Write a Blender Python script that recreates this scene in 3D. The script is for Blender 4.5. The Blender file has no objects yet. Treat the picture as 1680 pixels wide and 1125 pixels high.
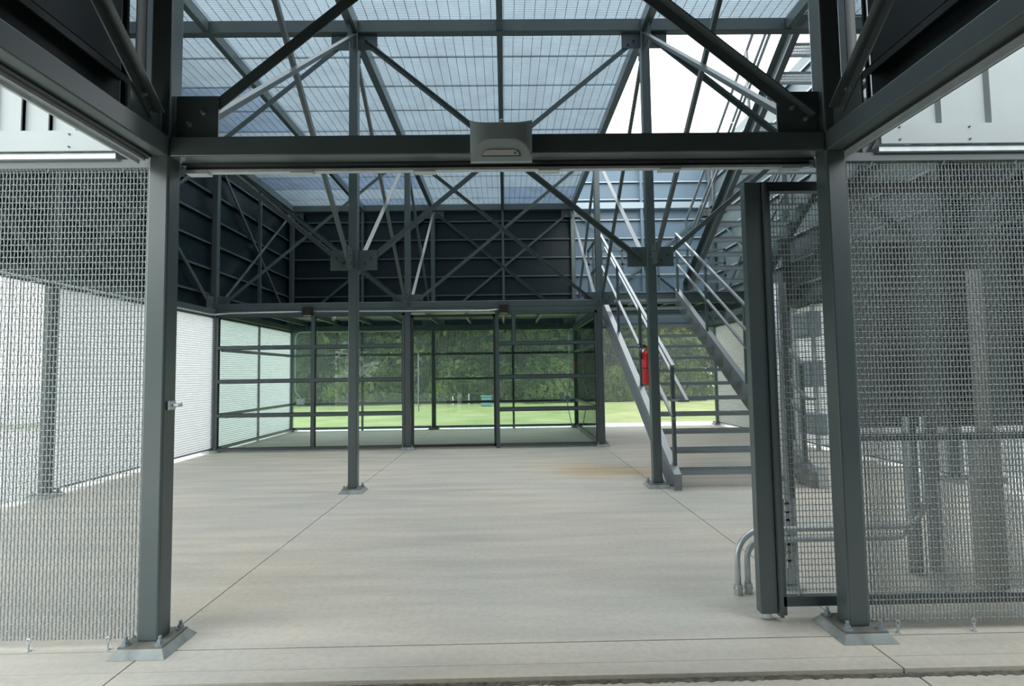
import bpy, math, random
from mathutils import Vector, Matrix
random.seed(7)
S = 0.8                      # all coordinates below are in survey units; S turns them into metres
B = 4.2672                   # bay of the steel grid
H = 0.0635                   # half a column width
C = bpy.context.scene.collection
sc = bpy.context.scene

# ---------------------------------------------------------------- camera, sky, exposure
def cam_axes(yaw, pitch, roll):
    cy, sy, cp, sp = math.cos(yaw), math.sin(yaw), math.cos(pitch), math.sin(pitch)
    f = Vector((sy*cp, cy*cp, sp)); r = Vector((cy, -sy, 0)); u = r.cross(f)
    cr, sr = math.cos(roll), math.sin(roll)
    return r*cr + u*sr, -r*sr + u*cr, f
r_, u_, f_ = cam_axes(0.0135, 0.0579, -0.0147)
cd = bpy.data.cameras.new('camera'); cam = bpy.data.objects.new('camera', cd); C.objects.link(cam)
cam.matrix_world = Matrix.Translation(Vector((0.0123, -3.3673, 1.6097))*S) @ Matrix((
    (r_.x, u_.x, -f_.x, 0), (r_.y, u_.y, -f_.y, 0), (r_.z, u_.z, -f_.z, 0), (0, 0, 0, 1)))
cd.sensor_fit = 'HORIZONTAL'; cd.sensor_width = 36; cd.lens = 879.66/1680*36
cd.clip_start = 0.02; cd.clip_end = 800
sc.camera = cam

w = bpy.data.worlds.new('sky'); sc.world = w; w.use_nodes = True
nt = w.node_tree; nt.nodes.clear()
bg = nt.nodes.new('ShaderNodeBackground'); ow = nt.nodes.new('ShaderNodeOutputWorld')
tc = nt.nodes.new('ShaderNodeTexCoord'); sx = nt.nodes.new('ShaderNodeSeparateXYZ')
rp = nt.nodes.new('ShaderNodeValToRGB')
rp.color_ramp.elements[0].position = 0.0; rp.color_ramp.elements[0].color = (0.90, 0.94, 0.92, 1)
rp.color_ramp.elements[1].position = 0.7; rp.color_ramp.elements[1].color = (0.88, 0.955, 1.0, 1)
nt.links.new(tc.outputs['Generated'], sx.inputs[0]); nt.links.new(sx.outputs['Z'], rp.inputs[0])
nt.links.new(rp.outputs[0], bg.inputs['Color']); nt.links.new(bg.outputs[0], ow.inputs[0])
bg.inputs['Strength'].default_value = 2.6
vs = sc.view_settings
vs.view_transform = 'Standard'; vs.look = 'None'; vs.gamma = 1; vs.use_curve_mapping = False
vs.exposure = 0.63

# ---------------------------------------------------------------- materials
M = {}
def mat(name, col, rough=.5, metal=0.0, noise=0.0, nscale=6.0, spec=None, stretch=None, col2=None, bump=0):
    m = bpy.data.materials.new(name); m.use_nodes = True; n = m.node_tree; b = n.nodes['Principled BSDF']
    b.inputs['Roughness'].default_value = rough; b.inputs['Metallic'].default_value = metal
    if spec is not None: b.inputs['Specular IOR Level'].default_value = spec
    if noise or col2:
        t = n.nodes.new('ShaderNodeTexCoord'); mp = n.nodes.new('ShaderNodeMapping'); nz = n.nodes.new('ShaderNodeTexNoise')
        if stretch: mp.inputs['Scale'].default_value = stretch
        nz.inputs['Scale'].default_value = nscale; nz.inputs['Detail'].default_value = 6
        n.links.new(t.outputs['Object'], mp.inputs[0]); n.links.new(mp.outputs[0], nz.inputs['Vector'])
        r = n.nodes.new('ShaderNodeValToRGB'); r.color_ramp.elements[0].position = .3; r.color_ramp.elements[1].position = .7
        c2 = col2 or tuple(min(1, c*(1+noise)) for c in col)
        c1 = col if col2 else tuple(c*(1-noise) for c in col)
        r.color_ramp.elements[0].color = (*c1, 1); r.color_ramp.elements[1].color = (*c2, 1)
        n.links.new(nz.outputs[0], r.inputs[0]); n.links.new(r.outputs[0], b.inputs['Base Color'])
        if bump:
            bp = n.nodes.new('ShaderNodeBump'); bp.inputs['Strength'].default_value = bump; bp.inputs['Distance'].default_value = .01
            n.links.new(nz.outputs[0], bp.inputs['Height']); n.links.new(bp.outputs[0], b.inputs['Normal'])
    else: b.inputs['Base Color'].default_value = (*col, 1)
    M[name] = m; return m
mat('steel', (.077, .104, .107), .30, 0, .08, 3, spec=.7)
mat('dark_steel', (.03, .034, .036), .4)
mat('grating', (.33, .40, .445), .45, .3, .08, 3)
mat('grating_dull', (.23, .30, .385), .45, .3, .12, 3)
mat('clad_portico', (.006, .012, .014), .5)  # blackest cladding copy, the portico's shade put into its colour
mat('galv', (.55, .60, .62), .28, .4, .1, 18)
mat('wire', (.37, .41, .405), .40, .1)
mat('zinc', (.27, .30, .285), .6, 0, .35, 9)
mat('clad_dark', (.010, .021, .027), .35, 0, .1, 1.5)  # cladding copy darkened for walls that get little sky light
mat('girt_light', (.36, .43, .47), .35, .1)
mat('clad_light', (.125, .19, .25), .4, 0, .08, 1.5)  # lighter cladding copy, sky light from the stair opening put into its colour
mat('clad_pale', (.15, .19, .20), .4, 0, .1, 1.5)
mat('white_panel', (.42, .46, .465), .4, .1, .05, 3)
mat('plate_top', (.17, .17, .145), .6, .2, .35, 12)
mat('grout', (.25, .25, .22), .9, 0, .3, 20)
mat('bolt', (.10, .11, .12), .4, .6)
mat('bright_bolt', (.5, .55, .55), .3, .8)
mat('fixture', (.30, .36, .37), .45)
mat('pale_pipe', (.60, .60, .54), .5)
mat('lens', (.42, .43, .40), .35)
mat('white', (.8, .8, .8), .3)
mat('red', (.62, .015, .02), .3)
mat('black', (.012, .012, .013), .5)
mat('orange', (.6, .2, .03), .6)
mat('box_grey', (.26, .31, .34), .5, .1)
mat('paving', (.36, .365, .35), .85, 0, .12, 2, bump=.2)
mat('pale_yard', (.66, .66, .63), .85, 0, .08, 2)
mat('curb', (.72, .72, .68), .8, 0, .08, 5)
mat('bark', (.10, .08, .06), .9, 0, .3, 8)
mat('teal', (.12, .30, .34), .5)
mat('cabinet', (.075, .095, .09), .5, .1, .1, 2)
mat('dirt', (.13, .12, .10), .95, 0, .5, 25)
mat('soil', (.035, .032, .028), .95, 0, .5, 30)

def concrete(name, base, warm):
    m = bpy.data.materials.new(name); m.use_nodes = True; n = m.node_tree; L = n.links; b = n.nodes['Principled BSDF']
    b.inputs['Roughness'].default_value = .62; b.inputs['Specular IOR Level'].default_value = .35
    t = n.nodes.new('ShaderNodeTexCoord')
    def noise(scale, st, det=5):
        mp = n.nodes.new('ShaderNodeMapping'); mp.inputs['Scale'].default_value = st
        z = n.nodes.new('ShaderNodeTexNoise'); z.inputs['Scale'].default_value = scale; z.inputs['Detail'].default_value = det
        L.new(t.outputs['Object'], mp.inputs[0]); L.new(mp.outputs[0], z.inputs['Vector']); return z
    def ramp(src, p0, c0, p1, c1):
        r = n.nodes.new('ShaderNodeValToRGB'); e = r.color_ramp.elements
        e[0].position = p0; e[0].color = (*c0, 1); e[1].position = p1; e[1].color = (*c1, 1); L.new(src, r.inputs[0]); return r
    def mul(a, c):
        x = n.nodes.new('ShaderNodeMix'); x.data_type = 'RGBA'; x.blend_type = 'MULTIPLY'; x.inputs[0].default_value = 1
        L.new(a, x.inputs[6]); L.new(c, x.inputs[7]); return x.outputs[2]
    c = ramp(noise(.55, (1, 1, 1)).outputs[0], .35, base, .65, warm).outputs[0]
    c = mul(c, ramp(noise(2.2, (.35, 2.4, 1), 8).outputs[0], .32, (.80, .82, .83), .62, (1, 1, 1)).outputs[0])
    c = mul(c, ramp(noise(30, (1, 1, 1), 8).outputs[0], .25, (.88, .88, .88), .6, (1, 1, 1)).outputs[0])
    c = mul(c, ramp(noise(9, (1, 1, 1), 2).outputs[0], .16, (.45, .42, .38), .24, (1, 1, 1)).outputs[0])
    # rust coloured water stain with its own place on the slab
    mp = n.nodes.new('ShaderNodeMapping'); mp.inputs['Location'].default_value = (-1.5*S*.5, -5.6*S*.75, 0)
    mp.inputs['Scale'].default_value = (.5, .75, 0)
    L.new(t.outputs['Object'], mp.inputs[0])
    ln = n.nodes.new('ShaderNodeVectorMath'); ln.operation = 'LENGTH'; L.new(mp.outputs[0], ln.inputs[0])
    nz = noise(1.6, (.5, 3, 1)); ad = n.nodes.new('ShaderNodeMath'); ad.operation = 'ADD'
    L.new(ln.outputs['Value'], ad.inputs[0]); L.new(nz.outputs[0], ad.inputs[1])
    rr = ramp(ad.outputs[0], .55, (.95, .72, .50), 1.25, (1, 1, 1))
    c = mul(c, rr.outputs[0])
    L.new(c, b.inputs['Base Color'])
    bp = n.nodes.new('ShaderNodeBump'); bp.inputs['Strength'].default_value = .15; bp.inputs['Distance'].default_value = .004
    L.new(noise(60, (1, 1, 1)).outputs[0], bp.inputs['Height']); L.new(bp.outputs[0], b.inputs['Normal'])
    M[name] = m
concrete('floor_concrete', (.54, .515, .455), (.63, .56, .46))

def glass():
    m = bpy.data.materials.new('glass'); m.use_nodes = True; n = m.node_tree; L = n.links; n.nodes.clear()
    out = n.nodes.new('ShaderNodeOutputMaterial'); tr = n.nodes.new('ShaderNodeBsdfTransparent'); gl = n.nodes.new('ShaderNodeBsdfGlossy')
    tr.inputs[0].default_value = (.88, .955, .92, 1); gl.inputs['Roughness'].default_value = .01; gl.inputs['Color'].default_value = (.9, .95, .95, 1)
    fr = n.nodes.new('ShaderNodeFresnel'); fr.inputs[0].default_value = 1.45; mx = n.nodes.new('ShaderNodeMixShader')
    L.new(fr.outputs[0], mx.inputs[0]); L.new(tr.outputs[0], mx.inputs[1]); L.new(gl.outputs[0], mx.inputs[2]); L.new(mx.outputs[0], out.inputs[0])
    M['glass'] = m
glass()
def ribbed_mat(name, ct, cdf):
    m = bpy.data.materials.new(name); m.use_nodes = True; n = m.node_tree; L = n.links; n.nodes.clear()
    out = n.nodes.new('ShaderNodeOutputMaterial'); tr = n.nodes.new('ShaderNodeBsdfTranslucent'); df = n.nodes.new('ShaderNodeBsdfDiffuse'); ad = n.nodes.new('ShaderNodeAddShader')
    tr.inputs[0].default_value = (*ct, 1); df.inputs[0].default_value = (*cdf, 1)
    L.new(tr.outputs[0], ad.inputs[0]); L.new(df.outputs[0], ad.inputs[1]); L.new(ad.outputs[0], out.inputs[0]); M[name] = m
ribbed_mat('ribbed_white', (.335, .34, .34), (.28, .285, .28)); ribbed_mat('ribbed_grey', (.17, .175, .165), (.26, .265, .25))  # second is the same sheet, a darker outside put into its colour
def leafy(name, c1, c2):
    m = bpy.data.materials.new(name); m.use_nodes = True; n = m.node_tree; L = n.links; n.nodes.clear()
    out = n.nodes.new('ShaderNodeOutputMaterial'); tr = n.nodes.new('ShaderNodeBsdfTranslucent'); df = n.nodes.new('ShaderNodeBsdfDiffuse')
    mx = n.nodes.new('ShaderNodeMixShader'); mx.inputs[0].default_value = .6
    t = n.nodes.new('ShaderNodeTexCoord'); nz = n.nodes.new('ShaderNodeTexNoise'); nz.inputs['Scale'].default_value = .7; nz.inputs['Detail'].default_value = 5
    r = n.nodes.new('ShaderNodeValToRGB'); r.color_ramp.elements[0].position = .35; r.color_ramp.elements[1].position = .65
    r.color_ramp.elements[0].color = (*c1, 1); r.color_ramp.elements[1].color = (*c2, 1)
    L.new(t.outputs['Object'], nz.inputs['Vector']); L.new(nz.outputs[0], r.inputs[0])
    L.new(r.outputs[0], tr.inputs[0]); L.new(r.outputs[0], df.inputs[0])
    L.new(tr.outputs[0], mx.inputs[1]); L.new(df.outputs[0], mx.inputs[2]); L.new(mx.outputs[0], out.inputs[0])
    M[name] = m
leafy('leaf_dark', (.02, .045, .015), (.075, .13, .03))
leafy('leaf_mid', (.045, .085, .022), (.20, .265, .065))
leafy('leaf_blue', (.05, .10, .07), (.12, .18, .13))
mat('grass', (.20, .27, .07), .9, 0, 0, .8, col2=(.38, .40, .17))

# ---------------------------------------------------------------- mesh helpers
class MB:
    def __init__(self): self.v = []; self.f = []
    def quadbox(self, P):                      # 8 corners: bottom 0-3, top 4-7
        k = len(self.v); self.v += P
        self.f += [(k, k+3, k+2, k+1), (k+4, k+5, k+6, k+7), (k, k+1, k+5, k+4), (k+1, k+2, k+6, k+5), (k+2, k+3, k+7, k+6), (k+3, k, k+4, k+7)]
        return self
    def box(self, x0, x1, y0, y1, z0, z1):
        return self.quadbox([(x0, y0, z0), (x1, y0, z0), (x1, y1, z0), (x0, y1, z0), (x0, y0, z1), (x1, y0, z1), (x1, y1, z1), (x0, y1, z1)])
    def frustum(self, cx, cy, a, b, z0, z1):
        return self.quadbox([(cx+s*a, cy+t*a, z0) for s, t in ((-1, -1), (1, -1), (1, 1), (-1, 1))] + [(cx+s*b, cy+t*b, z1) for s, t in ((-1, -1), (1, -1), (1, 1), (-1, 1))])
    def prism(self, pts, d):                   # polygon pts (3d) extruded by vector d
        k = len(self.v); n = len(pts); d = Vector(d)
        self.v += [tuple(p) for p in pts] + [tuple(Vector(p)+d) for p in pts]
        self.f += [tuple(range(k, k+n))[::-1], tuple(range(k+n, k+2*n))] + [(k+i, k+(i+1) % n, k+n+(i+1) % n, k+n+i) for i in range(n)]
        return self
    def bar(self, p, q, w, h, up=(0, 0, 1)):   # rectangular bar between two points, h along up
        p = Vector(p); q = Vector(q); d = (q-p).normalized(); s = d.cross(Vector(up)).normalized(); u = s.cross(d)
        P = []
        for e in (p, q): P.append([tuple(e+s*a*w/2+u*b*h/2) for a, b in ((-1, -1), (1, -1), (1, 1), (-1, 1))])
        return self.quadbox(P[0]+P[1])
    def tube(self, path, r, n=8, caps=True):
        path = [Vector(p) for p in path]; k0 = len(self.v); prev = None
        for i, p in enumerate(path):
            a = path[max(0, i-1)]; b = path[min(len(path)-1, i+1)]; d = (b-a).normalized()
            if prev is None:
                s = d.cross(Vector((0, 0, 1)));
                if s.length < 1e-3: s = d.cross(Vector((0, 1, 0)))
            else: s = prev - d*prev.dot(d)
            s.normalize(); prev = s; t = d.cross(s)
            rr = r[i] if isinstance(r, (list, tuple)) else r
            self.v += [tuple(p + (s*math.cos(2*math.pi*j/n)+t*math.sin(2*math.pi*j/n))*rr) for j in range(n)]
        for i in range(len(path)-1):
            for j in range(n):
                a = k0+i*n+j; b = k0+i*n+(j+1) % n
                self.f.append((a, b, b+n, a+n))
        if caps: self.f += [tuple(range(k0, k0+n))[::-1], tuple(range(k0+(len(path)-1)*n, k0+len(path)*n))]
        return self
    def build(self, name, m, parent=None, base=(0, 0, 0), smooth=False, bevel=0):
        bx, by, bz = base
        me = bpy.data.meshes.new(name); me.from_pydata([((x-bx)*S, (y-by)*S, (z-bz)*S) for x, y, z in self.v], [], self.f)
        me.materials.append(M[m]); me.update()
        if smooth: me.polygons.foreach_set('use_smooth', [True]*len(me.polygons))
        o = bpy.data.objects.new(name, me); C.objects.link(o)
        if parent is not None: o.parent = parent
        else: o.location = (bx*S, by*S, bz*S)
        if bevel:
            md = o.modifiers.new('bevel', 'BEVEL'); md.width = bevel*S; md.segments = 2; md.limit_method = 'ANGLE'
        return o
def empty(name, loc, rz=0):
    o = bpy.data.objects.new(name, None); C.objects.link(o); o.location = Vector(loc)*S; o.rotation_euler.z = rz; o.empty_display_size = .1
    return o
def tag(o, label, cat, group=None, kind=None):
    if label: o['label'] = label
    if cat: o['category'] = cat
    if group: o['group'] = group
    o['kind'] = kind or 'thing'
    return o
def struct(o, label=None):
    o['kind'] = 'structure'
    if label: o['label'] = label
    return o
def copy_tree(o, parent=None):
    c = o.copy(); C.objects.link(c); c.parent = parent
    for ch in o.children: copy_tree(ch, c)
    return c

X = [-1.5*B, -.5*B, .5*B, 1.5*B]; Y = [0, B, 2*B, 3*B]
ROW = ['front doorway row', 'second row from the entrance', 'row at the glass partition', 'rear wall row']
COL = ['leftmost', 'left inner', 'right inner', 'rightmost']
G = 'steel frame columns standing on the grid'

# ---------------------------------------------------------------- floors and ground
fl = MB(); g = .005
xs = [-6.62, -.5*B, .5*B, 6.62]; ys = [-.42, -.29, -.055, B, 2*B, 12.62]
for i in range(3):
    for j in range(5): fl.box(xs[i]+g, xs[i+1]-g, ys[j]+(.0015 if j == 1 else g), ys[j+1]-(.0015 if j == 0 else g), -.2, 0)
struct(fl.build('floor', 'floor_concrete'), 'grey concrete slab floor with thin saw-cut joints')
struct(MB().box(-6.6, 6.6, -.41, 12.6, -.25, -.022).build('floor', 'soil'), 'dark joint filler under the slab')
ap = MB()
for a, b in ((-30, -6.6), (-6.6, -2.3), (-2.3, -.09), (-.09, 2.2), (2.2, 6.6), (6.6, 30)):
    for k in range(4): ap.box(a+.006, b-.006, -30+k*7.4, -30+(k+1)*7.4-.012 if k < 3 else -.425, -.3, -.035)
struct(ap.build('floor', 'floor_concrete'), 'lower concrete paving in front of the slab edge')
struct(MB().box(-30, 30, -30, -.4, -.4, -.06).build('floor', 'soil'))
cb = MB(); x = -6.7
while x < 6.7: cb.box(x+.006, x+.424-.006, 12.64, 13.95, -.2, .0); x += .424
struct(cb.build('trim_1', 'curb'), 'row of pale concrete blocks behind the rear mesh wall')
cb = MB(); y = .0
while y < 13.9: cb.box(-7.6, -6.63, y+.006, y+.424-.006, -.2, .0); y += .424
struct(cb.build('trim_2', 'curb'), 'row of pale concrete blocks outside the left mesh wall')
cb = MB(); y = .0
while y < 13.9: cb.box(6.63, 7.6, y+.006, y+.424-.006, -.2, .0); y += .424
struct(cb.build('trim_3', 'curb'), 'row of pale concrete blocks outside the right mesh wall')
struct(MB().box(-149, -7.62, -.4, 15.5, -.3, -.05).box(-149, -19, 15.5, 149, -.3, -.05).build('floor', 'pale_yard'), 'pale concrete yard to the left of the building')
struct(MB().box(7.62, 60, -.4, 13.6, -.3, -.05).build('floor', 'paving'), 'pale concrete yard to the right of the building')
db = MB(); Rd = random.Random(11); x = -8.0; pts = []
while x < 8.0: pts.append((x, -.418, -.428-.016*Rd.random()**1.5, .006*Rd.random())); x += .02
for a, b in zip(pts[:-1], pts[1:]): db.quadbox([(a[0], a[2], -.036), (b[0], b[2], -.036), (b[0], b[1], -.036), (a[0], a[1], -.036), (a[0], a[2], -.033), (b[0], b[2], -.033), (b[0], b[1], -.026+b[3]), (a[0], a[1], -.026+a[3])])
struct(db.build('trim_4', 'dirt'), 'ragged line of dark dirt along the slab edge')
gm = MB(); N = 24
for i in range(N+1):
    for j in range(N+1):
        gx = -150+300*i/N+.0; gy = -150+300*j/N; gm.v.append((gx, gy, -.32 + .24*(1-math.exp(-max(0, gy-14)/6))*(1 if gx > -8 or gx > -26 and gy > 10 else 0)))
for i in range(N):
    for j in range(N):
        a = i*(N+1)+j; gm.f.append((a, a+N+1, a+N+2, a+1))
tag(gm.build('lawn', 'grass'), 'mown green lawn behind the building', 'lawn', kind='structure')

# ---------------------------------------------------------------- columns
def bolt(mb, p, ax, r=.017, t=.018):
    ax = Vector(ax); p = Vector(p); q = t+.022
    return mb.tube([p+ax*x for x in (-q, -t, -t, t, t, q)], [r*.55, r*.55, r, r, r*.55, r*.55], 6)
def column(i, j, top=6.81, plinth=True):
    cx, cy = X[i], Y[j]; base = (cx, cy, 0)
    t = empty('steel_column', base)
    lab = {
     (1, 0): 'near grey square steel column on the left of the entrance opening',
     (2, 0): 'near grey square steel column on the right of the entrance, beside the sliding gate',
     (1, 1): 'free-standing grey steel column inside, left one carrying gusset plates at mid height',
     (2, 1): 'free-standing grey steel column beside the foot of the stair, with the extinguisher',
     (0, 1): 'grey steel column in the left mesh wall, seen behind the near left mesh',
     (0, 2): 'grey steel column at the left end of the glass partition',
     (1, 2): 'grey steel column in the glass partition, left of the glass door',
     (2, 2): 'grey steel column at the right end of the glass partition, behind the stair',
     (0, 3): 'grey steel column in the rear left corner behind the glass',
     (1, 3): 'dark grey steel column in the rear wall, seen through the glass door',
     (2, 3): 'grey steel column at the rear right corner of the glass room',
     (3, 3): 'grey steel column in the rear right corner, seen under the stair',
     (3, 2): 'grey steel column in the right wall, seen through the gate mesh',
     (3, 1): 'grey steel column in the right wall behind the near right mesh',
    }[(i, j)]
    tag(t, lab, 'column', G)
    MB().box(cx-H, cx+H, cy-H, cy+H, .056, top).build('shaft', 'steel', t, base, bevel=.012)
    MB().frustum(cx, cy, .168, .132, 0, .047).build('grout_pad', 'zinc', t, base, bevel=.004)
    MB().box(cx-.128, cx+.128, cy-.128, cy+.128, .047, .057).build('base_plate', 'plate_top', t, base)
    for a, b in ((-1, -1), (1, -1), (1, 1), (-1, 1)):
        m = MB(); p = Vector((cx+a*.1, cy+b*.1, .057)); m.tube([p, p+Vector((0, 0, .006))], .026, 12); m.tube([p+Vector((0, 0, .006)), p+Vector((0, 0, .026))], .019, 6); m.tube([p+Vector((0, 0, .026)), p+Vector((0, 0, .05))], .010, 8)
        m.build('anchor_bolt', 'box_grey', t, base)
    # gusset plates at both node levels
    dirs = []
    if i > 0: dirs.append((-1, 0))
    if i < 3: dirs.append((1, 0))
    if j > 0: dirs.append((0, -1))
    if j < 3: dirs.append((0, 1))
    if j == 0: dirs.append((0, -1))
    if j == 0: dirs = [d for d in dirs if d != ((-1, 0) if i == 1 else (1, 0))]
    for dx, dy in dirs:
        nrm = Vector((dy, dx, 0)); d = Vector((dx, dy, 0))
        for z0, z1, low in ((3.128, 3.415, 1), (6.385, 6.62, 0)):
            P = [Vector(base)+d*H+Vector((0, 0, z0)), Vector(base)+d*.335+Vector((0, 0, z0)), Vector(base)+d*.335+Vector((0, 0, z1)), Vector(base)+d*(H if not (low and j == 0 and dy == -1) else .2)+Vector((0, 0, z1))]
            if low and j == 0 and dy == -1: P = P[:4]+[Vector(base)+d*H+Vector((0, 0, z1-.1))]
            P = [p-nrm*.006 for p in P]
            gp = MB().prism(P, nrm*.012).build('gusset_plate', 'steel', t, base)
            for k in (0, 1):
                rr = .16+.085*k; zz = (3.225+.075*k) if low else (6.50-.06*k)
                bolt(MB(), Vector(base)+d*rr+Vector((0, 0, zz)), nrm).build('bolt', 'bright_bolt' if j == 0 else 'bolt', gp, base)
            if j == 0 and low:
                m = MB(); zz = z0
                while zz < z1-(0.1 if dy else 0):
                    m.tube([Vector(base)+d*H+Vector((0, 0, zz))-nrm*.008, Vector(base)+d*H+Vector((0, 0, zz+.009))-nrm*.009], .0075, 6); zz += .0125
                m.build('weld_seam', 'zinc', gp, base)
    return t
for i, j in ((1, 0), (2, 0), (0, 1), (1, 1), (2, 1), (3, 1), (0, 2), (1, 2), (2, 2), (3, 2), (0, 3), (1, 3), (2, 3), (3, 3)):
    column(i, j, 8.4 if i in (0, 3) else 6.81)

# ---------------------------------------------------------------- beams
def beam(p, q, w_, h_, label, name='steel_beam', m='steel', cat='beam', group='steel frame beams', bev=.008):
    o = MB().bar(p, q, w_, h_).build(name, m, None, p, bevel=bev); tag(o, label, cat, group); return o
def bx(i0, j, z0, z1, label, w_=.12, m='steel'):       # beam along x in bay i0..i0+1
    return beam((X[i0]+H, Y[j], (z0+z1)/2), (X[i0+1]-H, Y[j], (z0+z1)/2), w_, z1-z0, label, m=m)
def by(i, j0, z0, z1, label, w_=.12, y0=None):
    a = (Y[j0]+H) if y0 is None else y0
    b = Y[j0+1]-H if j0 >= 0 else -H
    return beam((X[i], a, (z0+z1)/2), (X[i], b, (z0+z1)/2), w_, z1-z0, label)
bx(1, 0, 3.0, 3.127, 'dark grey steel beam over the entrance opening, carrying the wall light')
BAY = ['left bay', 'middle bay', 'right bay']
for i in range(2):
    bx(i, 2, 3.11, 3.245, f'grey steel beam above the glass partition in the {BAY[i]}')
for i in range(3):
    bx(i, 3, 2.99, 3.12, f'grey steel beam at door height in the rear wall, {BAY[i]}')
    bx(i, 1, 6.62, 6.81, f'grey roof beam of the second row crossing the {BAY[i]}')
    bx(i, 3, 6.62, 6.81, f'grey roof beam along the rear wall in the {BAY[i]}', m='girt_light' if i == 2 else 'steel')
for i in range(2): bx(i, 2, 6.62, 6.81, f'grey roof beam over the glass partition in the {BAY[i]}')
bx(1, 0, 6.62, 6.81, 'grey roof beam high above the entrance opening')
DEP = ['front bay', 'middle bay', 'rear bay']
by(1, -1, 3.0, 3.127, 'dark grey portico beam running overhead from the left entrance column', y0=-B)
by(2, -1, 3.0, 3.127, 'dark grey portico beam running overhead from the right entrance column', y0=-B)
for j in range(3):
    by(0, j, 3.0, 3.127, f'grey beam along the left mesh wall at door height, {DEP[j]}')
    by(3, j, 3.0, 3.127, f'grey beam along the right mesh wall at door height, {DEP[j]}')
    by(0, j, 6.62, 6.81, f'grey roof beam along the left wall, {DEP[j]}')
    by(1, j, 6.62, 6.81, f'grey roof beam running back from the left entrance column, {DEP[j]}')
    by(2, j, 6.62, 6.81, f'grey roof beam running back from the right entrance column, {DEP[j]}')
    by(3, j, 6.62, 6.81, f'grey roof beam along the right wall, {DEP[j]}')
by(2, 2, 2.97, 3.09, 'grey beam over the side glass of the glass room beside the stair')
for k, (px, nm) in enumerate(((-B, 'left bay'), (0, 'middle bay'), (B, 'right bay'))):
    for j in range(3):
        if k == 2 and j > 0: continue
        beam((px, Y[j]+.07, 6.72), (px, Y[j+1]-.07, 6.72), .09, .17, f'narrow roof purlin midway across the {nm}, {DEP[j]}', 'roof_purlin', group='roof purlins')

# ---------------------------------------------------------------- diagonal braces
def brace(p, q, n, label, side=1):
    p = Vector(p); q = Vector(q); n = Vector(n)*side; d = (q-p).normalized(); t = n.cross(d)
    if t.z < 0: t = -t
    a = .068; th = .008; o = .007
    prof = [(o, -a/2), (o+th, -a/2), (o+th, a/2-th), (o+a, a/2-th), (o+a, a/2), (o, a/2)]
    m = MB().prism([p+n*x_+t*y_ for x_, y_ in prof], q-p)
    ob = m.build('diagonal_brace', 'steel', None, tuple(p)); tag(ob, label, 'brace', 'diagonal angle braces between the columns'); return ob
ZL, ZU, E = 3.10, 6.62, .14
def bpair(pa, pb, n, where, dirs):
    """pa, pb: feet of the two node lines; braces run low-a to high-b and low-b to high-a"""
    pa = Vector(pa); pb = Vector(pb); h = (pb-pa)
    flip = -1 if abs(n[1]) > .5 else 1
    for k, (s, e, dn) in enumerate(((pa, pb, dirs[0]), (pb, pa, dirs[1]))):
        A = Vector((s.x, s.y, ZL)); Z = Vector((e.x, e.y, ZU)); d = Z-A; u = E/h.length
        brace(A+d*u, Z-d*u, n, f'grey steel angle brace {where}, {dn}', (1 if k == 0 else -1)*flip)
RW = ['above the entrance opening', 'in the second row of columns', 'above the glass partition', 'against the rear wall']
for j in range(4):
    for i in range(3):
        if j == 0 and i != 1: continue
        if j == 2 and i == 2: continue
        bpair((X[i], Y[j], 0), (X[i+1], Y[j], 0), (0, -1, 0), f'{RW[j]}, {BAY[i]}', ('climbing to the right', 'climbing to the left'))
LN = ['along the left wall', 'between the left inner columns', 'between the right inner columns', 'along the right wall']
for i in range(4):
    for j in range(3):
        bpair((X[i], Y[j], 0), (X[i], Y[j+1], 0), (1, 0, 0) if i < 2 else (-1, 0, 0), f'{LN[i]}, {DEP[j]}', ('climbing away from the entrance', 'climbing towards the entrance'))
for i, sd in ((1, 'left'), (2, 'right')):
    A = Vector((X[i], 0, ZL)); Z = Vector((X[i], -B, ZU)); d = Z-A
    brace(A+d*.035, Z, (1, 0, 0) if i == 1 else (-1, 0, 0), f'dark steel brace rising overhead from the {sd} entrance column towards the viewer')

# ---------------------------------------------------------------- roof
roof = None
def grating(x0, x1, y0, y1, m):
    g = MB(); y = y0+.012
    while y < y1-.012: g.box(x0, x1, y, y+.006, 6.825, 6.855); y += .036
    x = x0+.05
    while x < x1: g.box(x, x+.0075, y0, y1, 6.819, 6.826); x += .150
    g.box(x0, x1, y0, y0+.008, 6.822, 6.858).box(x0, x1, y1-.008, y1, 6.822, 6.858)
    g.box(x0, x0+.006, y0, y1, 6.822, 6.858).box(x1-.006, x1, y0, y1, 6.822, 6.858)
    return g.build('grating_panel', m, roof, roof_base)
roof_base = (0, 0, 6.8)
roof = struct(MB().box(X[0]-.06, X[2]+.06, 3*B+.06, 3*B+.1, 6.815, 6.86).build('ceiling', 'steel', None, roof_base), 'open bar grating roof deck of pale galvanised panels')
cuts = [.03]+[.743+.886*k for k in range(14) if .743+.886*k < 3*B-.1]+[3*B-.02]
rr = random.Random(5)
for a, b in zip(cuts[:-1], cuts[1:]):
    for i in range(3):
        for h_ in range(2):
            if i == 2 and a > B: continue
            xa = X[i]+h_*B/2
            grating(xa+.006, xa+B/2-.006, a+.006, b-.006, rr.choice(['grating', 'grating', 'grating', 'grating_dull']))
struct(MB().box(-.5*B-.3, .5*B+.3, -B-.1, -.02, 6.86, 6.95).build('ceiling', 'clad_portico'), 'dark solid roof of the portico')
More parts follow.
